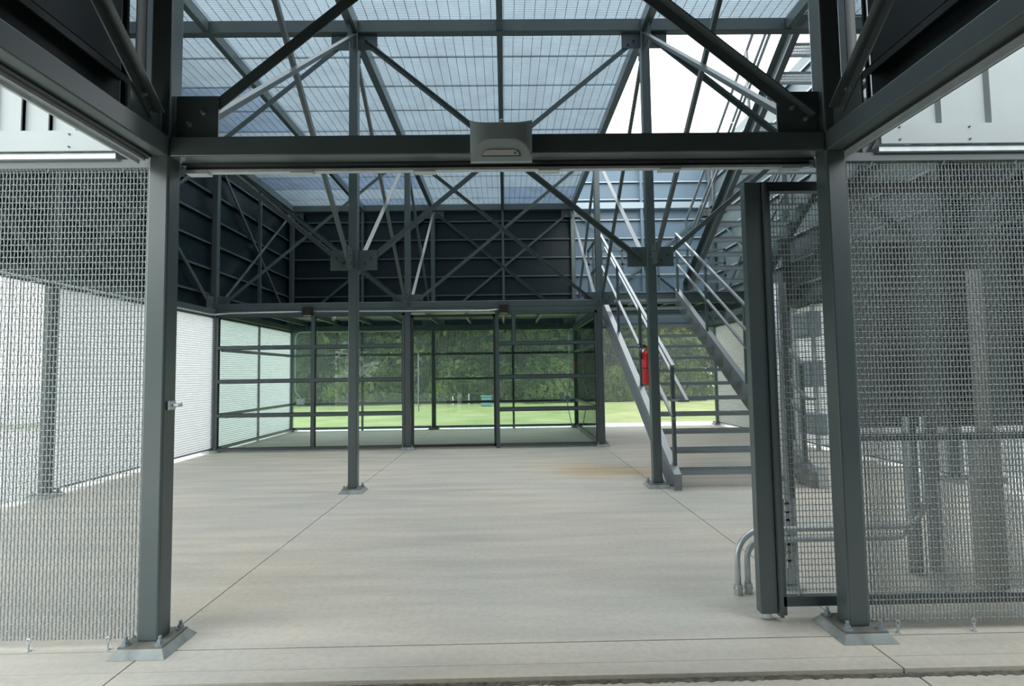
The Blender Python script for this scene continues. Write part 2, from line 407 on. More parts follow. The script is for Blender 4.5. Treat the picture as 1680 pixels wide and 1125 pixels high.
# glass-room ceiling
gc = MB().box(-1.5*B+.1, .5*B-.03, 2*B+.08, 3*B-.08, 3.26, 3.27)
gcs = struct(gc.build('ceiling', 'clad_pale'), 'pale low ceiling of the glass room')
j_ = MB(); x = -1.5*B+.5
while x < .5*B-.2:
    j_.box(x-.03, x+.03, 2*B+.08, 3*B-.08, 3.13, 3.258); x += .98
j_.build('joist', 'steel', gcs)

# ---------------------------------------------------------------- cladding walls
GZ = [3.5, 4.06, 4.63, 5.20, 5.77, 6.34]
def wall_y(name, x, out, y0, y1, z0, z1, m, label, girts=GZ):   # wall in the plane x, outside in direction out
    a = x+out*.16; o = struct(MB().box(min(a, a+out*.03), max(a, a+out*.03), y0, y1, z0, z1).build(name, m), label)
    g_ = MB()
    for z in girts:
        g_.box(min(a-out*.075, a), max(a-out*.075, a), y0, y1, z-.006, z+.0); g_.box(min(a-out*.075, a-out*.069), max(a-out*.075, a-out*.069), y0, y1, z-.05, z)
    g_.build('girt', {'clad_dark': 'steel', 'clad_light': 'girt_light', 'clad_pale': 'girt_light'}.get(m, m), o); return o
def wall_x(name, y, out, x0, x1, z0, z1, m, label, girts=GZ):
    a = y+out*.16; o = struct(MB().box(x0, x1, min(a, a+out*.03), max(a, a+out*.03), z0, z1).build(name, m), label)
    g_ = MB()
    for z in girts:
        g_.box(x0, x1, min(a-out*.075, a), max(a-out*.075, a), z-.006, z); g_.box(x0, x1, min(a-out*.075, a-out*.069), max(a-out*.075, a-out*.069), z-.05, z)
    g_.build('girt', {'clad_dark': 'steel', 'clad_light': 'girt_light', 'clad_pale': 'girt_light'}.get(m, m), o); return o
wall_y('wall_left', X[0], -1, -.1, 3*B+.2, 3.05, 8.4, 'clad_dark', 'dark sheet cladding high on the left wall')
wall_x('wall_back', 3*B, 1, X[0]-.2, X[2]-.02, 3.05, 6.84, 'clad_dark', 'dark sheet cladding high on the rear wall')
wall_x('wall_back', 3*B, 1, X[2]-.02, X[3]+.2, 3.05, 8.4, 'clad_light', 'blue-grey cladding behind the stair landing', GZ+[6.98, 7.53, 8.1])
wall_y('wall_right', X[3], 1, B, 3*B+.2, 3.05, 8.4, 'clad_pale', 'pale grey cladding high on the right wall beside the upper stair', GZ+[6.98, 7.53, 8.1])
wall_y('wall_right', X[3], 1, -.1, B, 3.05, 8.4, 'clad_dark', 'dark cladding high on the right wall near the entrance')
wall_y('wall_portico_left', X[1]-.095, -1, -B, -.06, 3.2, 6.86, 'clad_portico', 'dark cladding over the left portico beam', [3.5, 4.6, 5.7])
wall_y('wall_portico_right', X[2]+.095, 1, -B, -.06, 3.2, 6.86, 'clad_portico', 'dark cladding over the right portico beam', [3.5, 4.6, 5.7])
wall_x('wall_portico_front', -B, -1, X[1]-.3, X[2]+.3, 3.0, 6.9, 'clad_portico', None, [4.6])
wall_y('wall_portico_left', X[1]+.1, -1, -B, -1.9, -.03, 3.0, 'clad_portico', None, [1.5])  # unseen low wall, added to cut side light inside the portico
wall_x('wall_portico_front', -B, -1, X[1]+.1, X[2], -.03, 3.0, 'clad_portico', None, [1.5])  # unseen, carried down to the ground to darken the entrance beam
wall_x('wall_front_wing', -B, -1, X[2], 14, -.03, 4.6, 'clad_portico', None, [1.5])  # unseen wing, added and sized to keep sky light off the right mesh
wall_y('wall_portico_right', X[2]-.1, 1, -B, -1.45, -.03, 3.0, 'clad_portico', None, [1.5])  # unseen low wall, added to block light from the right front
# intermediate studs
for (x, y, nm) in ((X[0], 2.5*B, 'left wall, behind the glass room'), (X[0], 1.5*B, 'left wall, between the second row and the glass'), (-B, 3*B, 'rear wall, left bay'), (0, 3*B, 'rear wall, middle bay'), (B, 3*B, 'rear wall, right bay behind the stair')):
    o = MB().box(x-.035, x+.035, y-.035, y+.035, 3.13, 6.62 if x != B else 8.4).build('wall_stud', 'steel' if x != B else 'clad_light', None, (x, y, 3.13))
    tag(o, f'slim grey steel stud in the {nm}', 'stud', 'slim studs between the main columns')
for x, sd in ((-2.34, 'left'), (2.348, 'right')):
    o = MB().box(x-.038, x+.038, .05, .12, 3.0, 6.82).build('wall_stud', 'steel', None, (x, .085, 3.0), bevel=.006)
    tag(o, f'dark steel stud just outside the {sd} entrance column, above the mesh', 'stud', 'slim studs between the main columns')
# white cladding panels outside, beside the portico
def white_wall(x0, x1, seam0, step, sd):
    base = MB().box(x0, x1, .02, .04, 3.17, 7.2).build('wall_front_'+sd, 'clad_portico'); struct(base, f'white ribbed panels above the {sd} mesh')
    x = seam0
    while x-step > x0: x -= step
    cuts_ = [x0]
    while x < x1: cuts_.append(x); x += step
    cuts_.append(x1)
    for a_, b_ in zip(cuts_[:-1], cuts_[1:]):
        if b_-a_ < .03: continue
        m_ = (a_+b_)/2-.01
        MB().prism([(a_+.003, -.005, 3.168), (m_, -.005, 3.168), (m_+.02, -.03, 3.168), (b_-.003, -.03, 3.168), (b_-.003, -.02, 3.168), (m_+.024, -.02, 3.168), (m_+.004, .005, 3.168), (a_+.003, .005, 3.168)], (0, 0, 4.0)).build('panel', 'white_panel', base)
    fl_ = MB().box(x0, x1, -.075, -.06, 3.035, 3.165).box(x0, x1, -.06, -.0, 3.155, 3.165).build('flashing', 'white_panel', base)
    rv = MB(); x = x0+.12
    while x < x1:
        for z in (3.06, 3.14): rv.tube([(x, -.076, z), (x, -.082, z)], .006, 8)
        x += .45
    rv.build('rivet', 'bolt', base)
    MB().box(x0, x1, -.05, .07, 2.995, 3.034).build('seam_strip', 'galv', base)
white_wall(-6.4, -2.41, -3.02, .172, 'left')
white_wall(2.42, 6.4, 3.007, .327, 'right')

# ---------------------------------------------------------------- woven wire mesh
def mesh_data(name, wd, ht, px=.0222, pz=.0386, av=.0018, ah=.0062, rv=.0050, rh=.0029, tail=.02):
    V = []; F = []
    nx = int(wd/px); nz = int(ht/pz); x0 = -wd/2+(wd-nx*px)/2
    def strand(pts, ax):
        r = rv if ax == 'v' else rh
        k = len(V); a = (1, 0, 0) if ax == 'v' else (0, 0, 1)
        for p in pts:
            for c, s in ((1, 0), (0, 1), (-1, 0), (0, -1)):
                V.append(((p[0]+a[0]*c*r)*S, (p[1]+s*r)*S, (p[2]+a[2]*c*r)*S))
        for i in range(len(pts)-1):
            for j in range(4):
                q = k+i*4+j; q2 = k+i*4+(j+1) % 4; F.append((q, q2, q2+4, q+4))
    for i in range(nx+1):
        x = x0+i*px
        strand([(x, 0, -tail)]+[(x, av*(-1)**(i+j), j*pz) for j in range(nz+1)]+[(x, 0, nz*pz+tail)], 'v')
    for j in range(nz+1):
        z = j*pz; strand([(x0+i*px, -ah*(-1)**(i+j), z) for i in range(nx+1)], 'h')
    me = bpy.data.meshes.new(name); me.from_pydata(V, [], F); me.materials.append(M['wire']); me.update()
    me.polygons.foreach_set('use_smooth', [True]*len(me.polygons)); return me
WM = mesh_data('wire_mesh', B-2*H-.012, 2.86)
WR = mesh_data('rear_mesh', B-2*H-.012, 2.86, rv=.0020, rh=.0036, ah=.003)
def screen(cx, cy, rz, label, hooks=False, data=None):
    t = empty('mesh_screen', (cx, cy, .07), rz); tag(t, label, 'mesh screen', 'woven wire mesh screens')
    o = bpy.data.objects.new('woven_mesh', data or WM); C.objects.link(o); o.parent = t
    MB().box(-B/2+H, B/2-H, -.022, .022, 2.875, 2.929).build('top_rail', 'steel', t)
    if hooks:
        for x in (-1.88, -1.41, -.94, -.47, 0, .47, .94, 1.41, 1.88):
            MB().tube([(x, 0, 2.93), (x-.012, -.01, 2.90), (x+.01, -.015, 2.875), (x-.004, -.012, 2.85)], .004, 6).build('hook', 'wire', t)
            e_ = MB().tube([(x, -.03, -.07), (x, -.03, -.02)], .006, 6)
            e_.tube([(x+.012*math.cos(a*.6), -.03, -.01+.014*math.sin(a*.6)) for a in range(11)], .004, 6, False)
            e_.tube([(x, -.03, -.07), (x, -.03, -.064)], .014, 10)
            e_.build('eye_bolt', 'galv', t)
    return t
screen(-B, 0, 0, 'near woven wire mesh screen left of the entrance', True)
screen(B, 0, 0, 'near woven wire mesh screen right of the entrance', True)
screen(X[0], .5*B, math.pi/2, 'woven wire mesh in the left wall, bay nearest the entrance')
screen(X[3], .5*B, math.pi/2, 'woven wire mesh in the right wall, bay nearest the entrance')
for i in range(3):
    screen((i-1)*B, 3*B, 0, f'woven wire mesh in the rear wall, {["bay behind the left glass panes","bay behind the glass door","bay seen through the stair"][i]}', data=WR)
def ribbed(x, j, label, m):                 # horizontally ribbed translucent sheet between two columns of a side wall
    o_ = 1 if x > 0 else -1; P_ = []; z = .09; n = 0
    while z < 2.935: P_.append((x+o_*(.012 if n % 4 in (1, 2) else -.012), z)); z += .0115; n += 1
    y0, y1 = Y[j]+H+.01, Y[j+1]-H-.01; mb = MB()
    for px_, z in P_: mb.v += [(px_, y0, z), (px_, y1, z)]
    for k in range(len(P_)-1): mb.f.append((2*k, 2*k+1, 2*k+3, 2*k+2))
    base = (x, (y0+y1)/2, .07); t = empty('ribbed_panel', base); tag(t, label, 'wall panel', 'ribbed panels in the side walls')
    mb.build('sheet', m, t, base)
    MB().box(x-.022, x+.022, y0, y1, 2.935, 2.999).build('top_rail', 'steel', t, base)
    MB().box(x-.022, x+.022, y0, y1, .07, .092).build('bottom_rail', 'steel', t, base)
for j, nm in ((1, 'bay just before the glass partition'), (2, 'bay inside the glass room')): ribbed(X[0], j, f'pale finely ribbed translucent sheet in the left wall, {nm}', 'ribbed_white')
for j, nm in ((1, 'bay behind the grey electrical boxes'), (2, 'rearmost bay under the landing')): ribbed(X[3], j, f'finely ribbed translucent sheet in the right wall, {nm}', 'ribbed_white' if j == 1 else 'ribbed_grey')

# rear and left wall rails inside the glass room
def rails(x0, x1, y, zs, label):
    m = MB()
    for z in zs: m.box(x0, x1, y-.11, y-.06, z-.035, z+.035)
    o = m.build('wall_rails', 'steel', None, (x0, y, 0)); tag(o, label, 'rails'); return o
class _R: pass
def rail_frame(p, q, zs, label):
    t = empty('rail_frame', p); tag(t, label, 'rail frame', 'rail frames inside the mesh walls')
    p = Vector(p); q = Vector(q)
    for z in zs: MB().bar(p+Vector((0, 0, z)), q+Vector((0, 0, z)), .05, .07).build('rail', 'steel', t, tuple(p))
rail_frame((X[0]+.09, 3*B-.12, 0), (X[1]-.07, 3*B-.12, 0), (.085, .81, 2.235), 'dark rails along the rear mesh behind the left glass panes')
rail_frame((X[1]+.07, 3*B-.12, 0), (X[2]-.07, 3*B-.12, 0), (.085, .81, 1.5, 2.235), 'dark rails along the rear mesh behind the glass door')
rail_frame((X[0]+.12, 2*B+.1, 0), (X[0]+.12, 3*B-.1, 0), (.085, .81, 2.235), 'dark rails along the left mesh inside the glass room')
for x, nm in ((-1.0*B, 'left bay'), (.25, 'middle bay')):
    o = MB().box(x-.03, x+.03, 3*B-.03, 3*B+.03, 0, 2.99).build('wall_stud', 'steel', None, (x, 3*B, 0)); tag(o, f'thin dark upright in the rear mesh wall, {nm}', 'stud', 'slim studs between the main columns')
o = MB().box(X[0]-.03, X[0]+.03, 2.5*B-.03, 2.5*B+.03, 0, 3.0).build('wall_stud', 'steel', None, (X[0], 2.5*B, 0)); tag(o, 'thin upright halfway along the left mesh inside the glass room', 'stud', 'slim studs between the main columns')

# ---------------------------------------------------------------- glass partition
gy = 2*B-.02
def partition(x0, x1, vbars, cells, hbars, label, z0=.03, z1=3.0):
    """vbars: (x, zlo, zhi, w); hbars: (z, xa, xb); cells: panes (x0,x1,z0,z1)"""
    base = (x0, gy, 0); t = empty('glass_partition', base); tag(t, label, 'glass partition', 'glass partition bays')
    f = MB().box(x0, x1, gy-.045, gy+.045, z0, z0+.055).box(x0, x1, gy-.045, gy+.045, z1-.05, z1)
    f.box(x0, x0+.05, gy-.045, gy+.045, z0, z1).box(x1-.05, x1, gy-.045, gy+.045, z0, z1)
    f.build('frame', 'steel', t, base)
    for x, a, b, w_ in vbars: MB().box(x-w_/2, x+w_/2, gy-.045, gy+.045, a, b).build('mullion', 'steel', t, base)
    for z, a, b in hbars: MB().box(a, b, gy-.05, gy+.05, z-.035, z+.035).build('transom', 'steel', t, base)
    for a, b, c, d in cells: 
        MB().box(a, b, gy-.004, gy+.004, c, d).build('pane', 'glass', t, base)
        k = .012
        MB().box(a, b, gy-.02, gy+.02, c, c+k).box(a, b, gy-.02, gy+.02, d-k, d).box(a, a+k, gy-.02, gy+.02, c, d).box(b-k, b, gy-.02, gy+.02, c, d).build('gasket', 'black', t, base)
x0, x1 = X[0]+H+.005, X[1]-H-.005; xm = -4.21; zt = [.085, .793, 1.536, 2.272, 2.95]
cells = []
for k in range(4):
    for a, b in ((x0+.05, xm-.04), (xm+.04, x1-.05)): cells.append((a, b, (zt[k]+.035) if k else .085, zt[k+1]-(.035 if k < 3 else 0)))
partition(x0, x1, [(xm, .085, 2.95, .08)], cells, [(z, x0, x1) for z in zt[1:4]], 'glass partition bay at the left with three transoms and one mullion')
x0, x1 = -.18, X[2]-H-.005; zt = [.1, .842, 1.551, 2.292, 2.95]
cells = [(x0+.05, x1-.05, (zt[k]+.035) if k else .085, zt[k+1]-.035) for k in range(3)]
cells += [(x0+.05, .18, zt[3]+.035, 2.95), (.25, x1-.05, zt[3]+.035, 2.95)]
partition(x0, x1, [(.215, zt[3], 2.95, .075)], cells, [(z, x0, x1) for z in zt[1:4]], 'glass partition bay right of the glass door, with a short post in its top light')
# door
x0, x1 = X[1]+H+.01, -.19; base = (x0, gy, 0)
t = empty('door_1', base); struct(t, 'tall single-pane glass door with dark frame and long vertical pull')
MB().box(x0, x0+.055, gy-.03, gy+.03, .04, 2.95).box(x1-.055, x1, gy-.03, gy+.03, .04, 2.95).box(x0, x1, gy-.03, gy+.03, .04, .10).box(x0, x1, gy-.03, gy+.03, 2.89, 2.95).build('frame', 'dark_steel', t, base)
MB().box(x0+.055, x1-.055, gy-.004, gy+.004, .10, 2.89).build('pane', 'glass', t, base)
MB().tube([(-1.89, gy-.09, .82), (-1.89, gy-.09, 2.09)], .014, 10).build('handle', 'galv', t, base)
MB().tube([(-1.89, gy-.09, .95), (-1.89, gy, .95)], .009, 8).tube([(-1.89, gy-.09, 1.97), (-1.89, gy, 1.97)], .009, 8).build('standoff', 'dark_steel', t, base)
o = MB().box(-.195, -.12, gy-.05, gy+.05, 0, 3.0).build('door_post', 'steel', None, (-.15, gy, 0)); tag(o, 'slim grey post between the glass door and the right glass bay', 'post')
o = MB().box(X[0]+H, X[2]-H, gy-.05, gy+.05, 3.0, 3.105).build('header_channel', 'steel', None, (X[0], gy, 3.0)); tag(o, 'grey header channel along the top of the glass partition', 'beam')
# side glass
ys0, ys1 = 2*B+H+.01, 3*B-H-.01; t = empty('glass_partition', (X[2], ys0, 0)); tag(t, 'side glass bay of the glass room behind the stair', 'glass partition', 'glass partition bays')
f = MB().box(X[2]-.045, X[2]+.045, ys0, ys1, .03, .085).box(X[2]-.045, X[2]+.045, ys0, ys1, 2.9, 2.965)
f.build('frame', 'steel', t, (X[2], ys0, 0))
for z in (.82, 1.54, 2.26): MB().box(X[2]-.04, X[2]+.04, ys0, ys1, z-.03, z+.03).build('transom', 'steel', t, (X[2], ys0, 0))
for z0, z1 in ((.085, .79), (.85, 1.51), (1.57, 2.23), (2.29, 2.9)): MB().box(X[2]-.004, X[2]+.004, ys0, ys1, z0, z1).build('pane', 'glass', t, (X[2], ys0, 0))
# conduits and light boxes on the partition head
o = MB().tube([(X[0]+.09, .3, 2.985), (X[0]+.09, 2*B-.35, 2.985), (X[0]+.12, 2*B-.2, 2.99), (X[0]+.22, 2*B-.1, 3.02), (X[0]+.4, 2*B-.1, 3.035), (-4.45, 2*B-.1, 3.045)], .017, 8).build('conduit', 'galv', None, (X[0]+.09, .3, 2.985), smooth=True)
tag(o, 'galvanised conduit along the left wall turning onto the partition head', 'conduit')
o = MB().tube([(-4.18, 2*B-.1, 3.05), (-.35, 2*B-.1, 3.02), (-.2, 2*B-.1, 3.035), (-.1, 2*B-.1, 3.04)], .017, 8).build('conduit', 'galv', None, (-4.18, 2*B-.1, 3.05), smooth=True)
tag(o, 'galvanised conduit between the two black boxes over the glass', 'conduit')
for x, nm in ((-4.31, 'left glass bay'), (0.0, 'glass door')):
    t = empty('junction_box', (x, 2*B-.12, 2.95)); tag(t, f'small black light box on the beam over the {nm}', 'box', 'black boxes over the glass')
    MB().box(x-.1, x+.1, 2*B-.19, 2*B-.06, 2.96, 3.15).build('housing', 'black', t, (x, 2*B-.12, 2.95), bevel=.01)
    MB().box(x-.08, x+.08, 2*B-.17, 2*B-.08, 2.95, 2.962).build('lens', 'lens', t, (x, 2*B-.12, 2.95))
def conduit(path, label, r=.02, m='galv'):
    o = MB().tube(path, r, 8).build('conduit', m, None, path[0], smooth=True); tag(o, label, 'conduit'); return o
yb = 3*B-.2
conduit([(-3.0, yb, 2.95), (-6.0, yb, 2.95), (-6.12, yb, 2.93), (-6.19, yb, 2.82), (-6.2, yb, 2.7), (-6.2, yb, 1.25), (-6.17, yb, 1.15), (-6.06, yb, 1.02), (-6.05, yb, .95)], 'galvanised conduit bending down the rear left corner to an outlet')
t = empty('outlet_box', (-6.05, yb, .8)); tag(t, 'small galvanised outlet box at the rear left corner inside the glass room', 'outlet', 'outlet boxes in the glass room')
MB().box(-6.15, -5.93, yb-.03, yb+.03, .8, .96).build('housing', 'galv', t, (-6.05, yb, .8), bevel=.008)
MB().box(-6.12, -6.06, yb-.035, yb-.03, .83, .93).box(-6.02, -5.96, yb-.035, yb-.03, .83, .93).build('receptacle', 'white', t, (-6.05, yb, .8))
conduit([(2.02, yb, 2.96), (2.0, yb, 2.9), (1.94, yb, 2.85), (1.93, yb, 1.3), (1.86, yb, 1.2), (1.84, yb, 1.05), (1.84, yb, .95)], 'galvanised conduit at the rear right of the glass room dropping to an outlet')
o = MB().box(1.76, 1.92, yb-.03, yb+.03, .82, .96).build('outlet_box', 'galv', None, (1.84, yb, .82), bevel=.008); tag(o, 'small galvanised outlet box at the rear right inside the glass room', 'outlet', 'outlet boxes in the glass room')
conduit([(1.84, yb, .82), (1.86, yb, .6), (1.95, yb, .15), (2.05, yb-.2, .02)], 'thin bare conduit sloping to the floor below the right outlet', .014)

# ---------------------------------------------------------------- door track over entrance
t = empty('door_track', (-2.06, .11, 2.95)); tag(t, 'thin sliding-door track hung under the entrance beam', 'track')
b0 = (-2.06, .11, 2.95)
MB().box(-2.06, 2.06, .09, .135, 2.955, 2.972).box(-2.06, 2.06, .10, .125, 2.985, 2.998).build('rail', 'galv', t, b0)
MB().box(-2.06, 2.06, .055, .13, 2.986, 3.004).box(-2.06, 2.06, .10, .12, 2.965, 2.987).build('web', 'dark_steel', t, b0)
for x in (-1.98, -1.3, -.5, .32, 1.12, 1.93): MB().box(x-.07, x+.07, .08, .145, 2.943, 2.962).build('splice', 'galv', t, b0)
for sd, x in (('left', -2.13-.085), ('right', 2.13+.085)):
    b0 = (x, -B, 2.95); t = empty('door_track', b0); tag(t, f'dark track channel under the {sd} portico beam', 'track')
    MB().box(x-.03, x+.01, -B, -.08, 2.965, 2.985).box(x-.04, x-.025, -B, -.08, 2.945, 2.99).build('rail', 'galv', t, b0)
    MB().box(x-.045, x+.05, -B, -.08, 2.985, 3.0).build('web', 'dark_steel', t, b0)

# ---------------------------------------------------------------- wall light over the entrance
b0 = (.007, -.0635, 2.93); t = empty('wall_light', b0); tag(t, 'grey wall pack light with curved front on the entrance beam', 'light')
m = MB(); nx, nz = 24, 26; wdt = .192; zb, zt_ = 2.935, 3.175
def DD(x): return .055+.06*(1-abs(x/wdt)**4)
def ztop(x): return zt_-(DD(x)-.055)*.72
def fy(x, z):
    D = DD(x); p = .03+(z-zb)*.80; return -.0635-min(D, p)
for i in range(nx+1):
    for j in range(nz+1):
        x = -wdt+2*wdt*i/nx; z = zb+(ztop(x)-zb)*j/nz; m.v.append((x+.007, fy(x, z), z))
for i in range(nx):
    for j in range(nz): a = i*(nz+1)+j; m.f.append((a, a+nz+1, a+nz+2, a+1))
k = len(m.v)
for i in range(nx+1):
    x = -wdt+2*wdt*i/nx
    for z in (zb, zt_): m.v.append((x+.007, -.0635, z))
for i in range(nx):
    m.f.append((i*(nz+1)+nz, (i+1)*(nz+1)+nz, k+2*(i+1)+1, k+2*i+1)); m.f.append((i*(nz+1), k+2*i, k+2*(i+1), (i+1)*(nz+1)))
m.f.append(tuple([k+1]+[k]+[j for j in range(nz+1)])); m.f.append(tuple([k+2*nx, k+2*nx+1]+[nx*(nz+1)+j for j in range(nz, -1, -1)]))
m.build('housing', 'fixture', t, b0)
tl = MB(); n_ = 20
for i in range(n_+1):
    x = -wdt*1.012+2*wdt*1.012*i/n_; xc = max(-wdt, min(wdt, x)); q = ztop(xc); tl.v += [(x+.007, -.0635, zt_), (x+.007, -.0635-DD(xc)-.004, q), (x+.007, -.0635-DD(xc)-.004, q+.010), (x+.007, -.0635, zt_+.010)]
for i in range(n_):
    for q in range(4): tl.f.append((4*i+q, 4*i+(q+1) % 4, 4*i+4+(q+1) % 4, 4*i+4+q))
tl.f += [(0, 1, 2, 3), (4*n_+3, 4*n_+2, 4*n_+1, 4*n_)]
tl.build('top_cap', 'lens', t, b0)
def lens_pt(x, z, o=.004): return (x+.007, fy(x, z)-o*.8, z-o*.6)
pl = []; za, zc = 2.965, 2.992
prof = [(-.112, za), (.112, za), (.104, za+.016), (.085, zc), (-.085, zc), (-.104, za+.016)]
m = MB(); m.prism([lens_pt(x, z, .002) for x, z in prof], (0, -.006, -.005)); m.build('lens', 'lens', t, b0)
MB().prism([lens_pt(-.118, za-.004), lens_pt(.118, za-.004), lens_pt(.118, za), lens_pt(-.118, za)], (0, -.005, -.004)).build('lens_lip', 'black', t, b0)
MB().tube([lens_pt(.085, za+.012, .008), lens_pt(.085, za+.012, .014)], .006, 10).build('sensor', 'black', t, b0)
m = MB(); 
rings = [(.0135*math.cos(a), .0135*math.sin(a)) for a in [0, .5, 1.0, 1.35, 1.56]]
m.tube([(.012, -.10, zt_+.009)]+[(.012, -.10, zt_+.012+h*1.25) for r, h in rings], [.0135]+[max(r, .0004) for r, h in rings], 12); m.build('photocell', 'white', t, b0, smooth=True)

# latch on left entrance column
b0 = (-2.07, 0, 1.43); t = empty('lock_keeper', b0); tag(t, 'small galvanised latch keeper on the left entrance column', 'latch')
MB().box(-2.066, -2.05, -.03, .03, 1.42, 1.475).build('plate', 'galv', t, b0, bevel=.003)
MB().tube([(-2.052, .0, 1.448), (-2.015, .0, 1.448), (-1.997, .01, 1.452)], [.010, .010, .012], 10).build('rod', 'galv', t, b0)

# ---------------------------------------------------------------- sliding gate
b0 = (1.638, .19, 0); t = empty('sliding_gate', b0); tag(t, 'dark framed wire mesh sliding gate drawn back at the right of the entrance', 'gate')
MB().box(1.638, 1.75, .155, .225, .045, 2.878).build('leading_stile', 'steel', t, b0, bevel=.006)
MB().box(1.755, 1.775, .13, .19, .03, 2.865).box(1.775, 1.812, .165, .175, .03, 2.865).build('stile_angle', 'steel', t, b0)
MB().box(1.75, 5.9, .16, .22, 2.815, 2.878).build('top_rail', 'dark_steel', t, b0)
MB().box(1.75, 5.9, .165, .215, .085, .145).build('bottom_rail', 'steel', t, b0)
MB().box(2.25, 5.9, .20, .23, 1.13, 1.175).build('middle_rail', 'steel', t, b0)
MB().box(5.84, 5.9, .16, .22, .085, 2.878).build('rear_stile', 'steel', t, b0)
MB().tube([(1.69, .19, .012), (1.69, .19, .045)], .03, 14).build('foot', 'galv', t, b0)
gm_ = mesh_data('gate_mesh', 5.84-1.815, 2.60, rv=.0031, rh=.0026); o = bpy.data.objects.new('woven_mesh', gm_); C.objects.link(o); o.parent = t
o.location = (((5.84+1.815)/2-b0[0])*S, -.005*S, .185*S); o.data.materials[0] = M['wire']
for x in (1.9, 2.9, 3.9, 4.9): MB().tube([(x, .185, .14), (x+.01, .183, .175), (x-.02, .185, .20)], .006, 6).build('mesh_clip', 'galv', t, b0)

# ---------------------------------------------------------------- first flight
def stair(xl, xr, Y1, z0, dirn, n, label, rails_side, ms='galv_paint'):
    T, R = .385, .2375
    base = ((xl+xr)/2, Y1, z0); t = empty('staircase', base); tag(t, label, 'stair')
    P = lambda k, dz=0, x=0: Vector((x, Y1+dirn*T*k, z0+R*(k+1)+dz))
    for k in range(n):
        y = Y1+dirn*T*k; z = z0+R*(k+1); m = MB()
        ya, yb_ = sorted((y, y+dirn*.30)); yn = sorted((y, y+dirn*.012))
        m.box(xl, xr, yn[0], yn[1], z-.055, z)
        m.box(xl, xr, *sorted((y+dirn*.29, y+dirn*.30)), z-.04, z)
        x = xl+.01
        while x < xr-.01: m.box(x, x+.006, ya+.012, yb_-.01, z-.03, z-.002); x += .034
        for q in (.08, .16, .24): m.box(xl, xr, *sorted((y+dirn*q, y+dirn*(q+.006))), z-.012, z)
        m.build('tread', 'tread', t, base)
    for s, xx in ((-1, xl-.03), (1, xr+.03)):
        hgt = .30; o_ = .045
        a = P(-.3, o_, 0); b = P(n-.0, o_, 0); ln = (b-a)
        pts = [(xx-.03, a.y, z0 + .0), (xx-.03, a.y, a.z), (xx-.03, b.y, b.z), (xx-.03, b.y, b.z-hgt-.1), (xx-.03, a.y+dirn*.30, z0+.0)]
        m = MB().prism(pts, (.012, 0, 0)) if s > 0 else MB().prism([(p[0]+.048, p[1], p[2]) for p in pts], (.012, 0, 0))
        fx = xx+s*.022
        m.bar((fx, a.y, a.z), (fx, b.y, b.z), .104, .012)
        m.bar((fx, a.y+dirn*.30, z0+.006), (fx, b.y, b.z-hgt-.09), .104, .012)
        m.box(fx-.052, fx+.052, *sorted((a.y, a.y-dirn*.012)), z0, a.z+.006)
        m.build('stringer', ms, t, base)
        # railing on this side
        if s in rails_side:
            top, mid, hr = 1.44, .70, 1.12
            m0 = n-.2
            MB().bar(P(.05, top, xx), P(m0, top, xx), .05, .035).build('top_rail', 'galv_paint', t, base)
            MB().bar(P(.05, mid, xx), P(m0, mid, xx), .05, .03).build('mid_rail', 'galv_paint', t, base)
            xi = xx-s*.10
            h = MB().bar(P(-.6, hr, xi), P(m0, hr, xi), .045, .03)
            e = P(-.6, hr, xi); h.bar(e+Vector((s*-.022, 0, 0)), (xx, e.y, e.z), .045, .03)
            h.bar((xx, e.y, e.z), (xx, P(.1).y, e.z), .045, .03)
            h.build('handrail', 'galv_paint', t, base)
            for q in (.15, 4.6, 9.1, n-.3):
                MB().box(xx-.022, xx+.022, P(q).y-.03, P(q).y+.03, P(q).z+.04, P(q).z+top).build('baluster_post', 'steel', t, base)
            for q in (2.3, 6.8, 11.3):
                if q < n: MB().bar(P(q, hr-.04, xi), P(q, hr-.08, xx), .02, .02).build('rail_bracket', 'galv', t, base)
    return t
mat('tread', (.26, .30, .31), .4, .2)
mat('galv_paint', (.20, .225, .235), .25, spec=.9)
stair(2.39, 4.16, 4.10, 0, 1, 14, 'lower steel stair rising away behind the red extinguisher column', (-1, 1))
stair(4.50, 6.10, 9.49, 3.5625, -1, 14, 'upper steel stair climbing back from the landing towards the roof', (-1, 1), 'steel')
b0 = (4.3, 10.4, 3.56); t = empty('stair_landing', b0); tag(t, 'steel landing platform at the back between the two stairs', 'landing')
MB().box(2.33, 6.2, 9.5, 11.35, 3.53, 3.56).build('deck', 'tread', t, b0)
MB().box(2.2, 6.33, 9.52, 9.58, 3.27, 3.53).box(2.2, 6.33, 11.29, 11.35, 3.27, 3.53).box(2.27, 2.33, 9.58, 11.29, 3.27, 3.53).box(6.2, 6.26, 9.58, 11.29, 3.27, 3.53).build('edge_channel', 'steel', t, b0)
for x in (2.36, 3.3, 4.3, 5.25, 6.15): MB().box(x-.025, x+.025, 11.27, 11.32, 3.56, 5.0).build('baluster_post', 'steel', t, b0)
for z in (4.98, 4.6, 4.25): MB().box(2.33, 6.18, 11.27, 11.32, z-.025, z+.025).build('guard_rail', 'steel', t, b0)
for y in (9.65, 10.5): MB().box(2.33, 2.38, y-.025, y+.025, 3.56, 5.0).build('baluster_post', 'steel', t, b0)
for z in (4.98, 4.25): MB().box(2.33, 2.38, 9.6, 11.3, z-.025, z+.025).build('guard_rail', 'steel', t, b0)
for x in (2.5, 3.4, 4.3, 5.2, 6.1):  MB().box(x-.03, x+.03, 9.58, 11.29, 3.40, 3.53).build('joist', 'steel', t, b0)

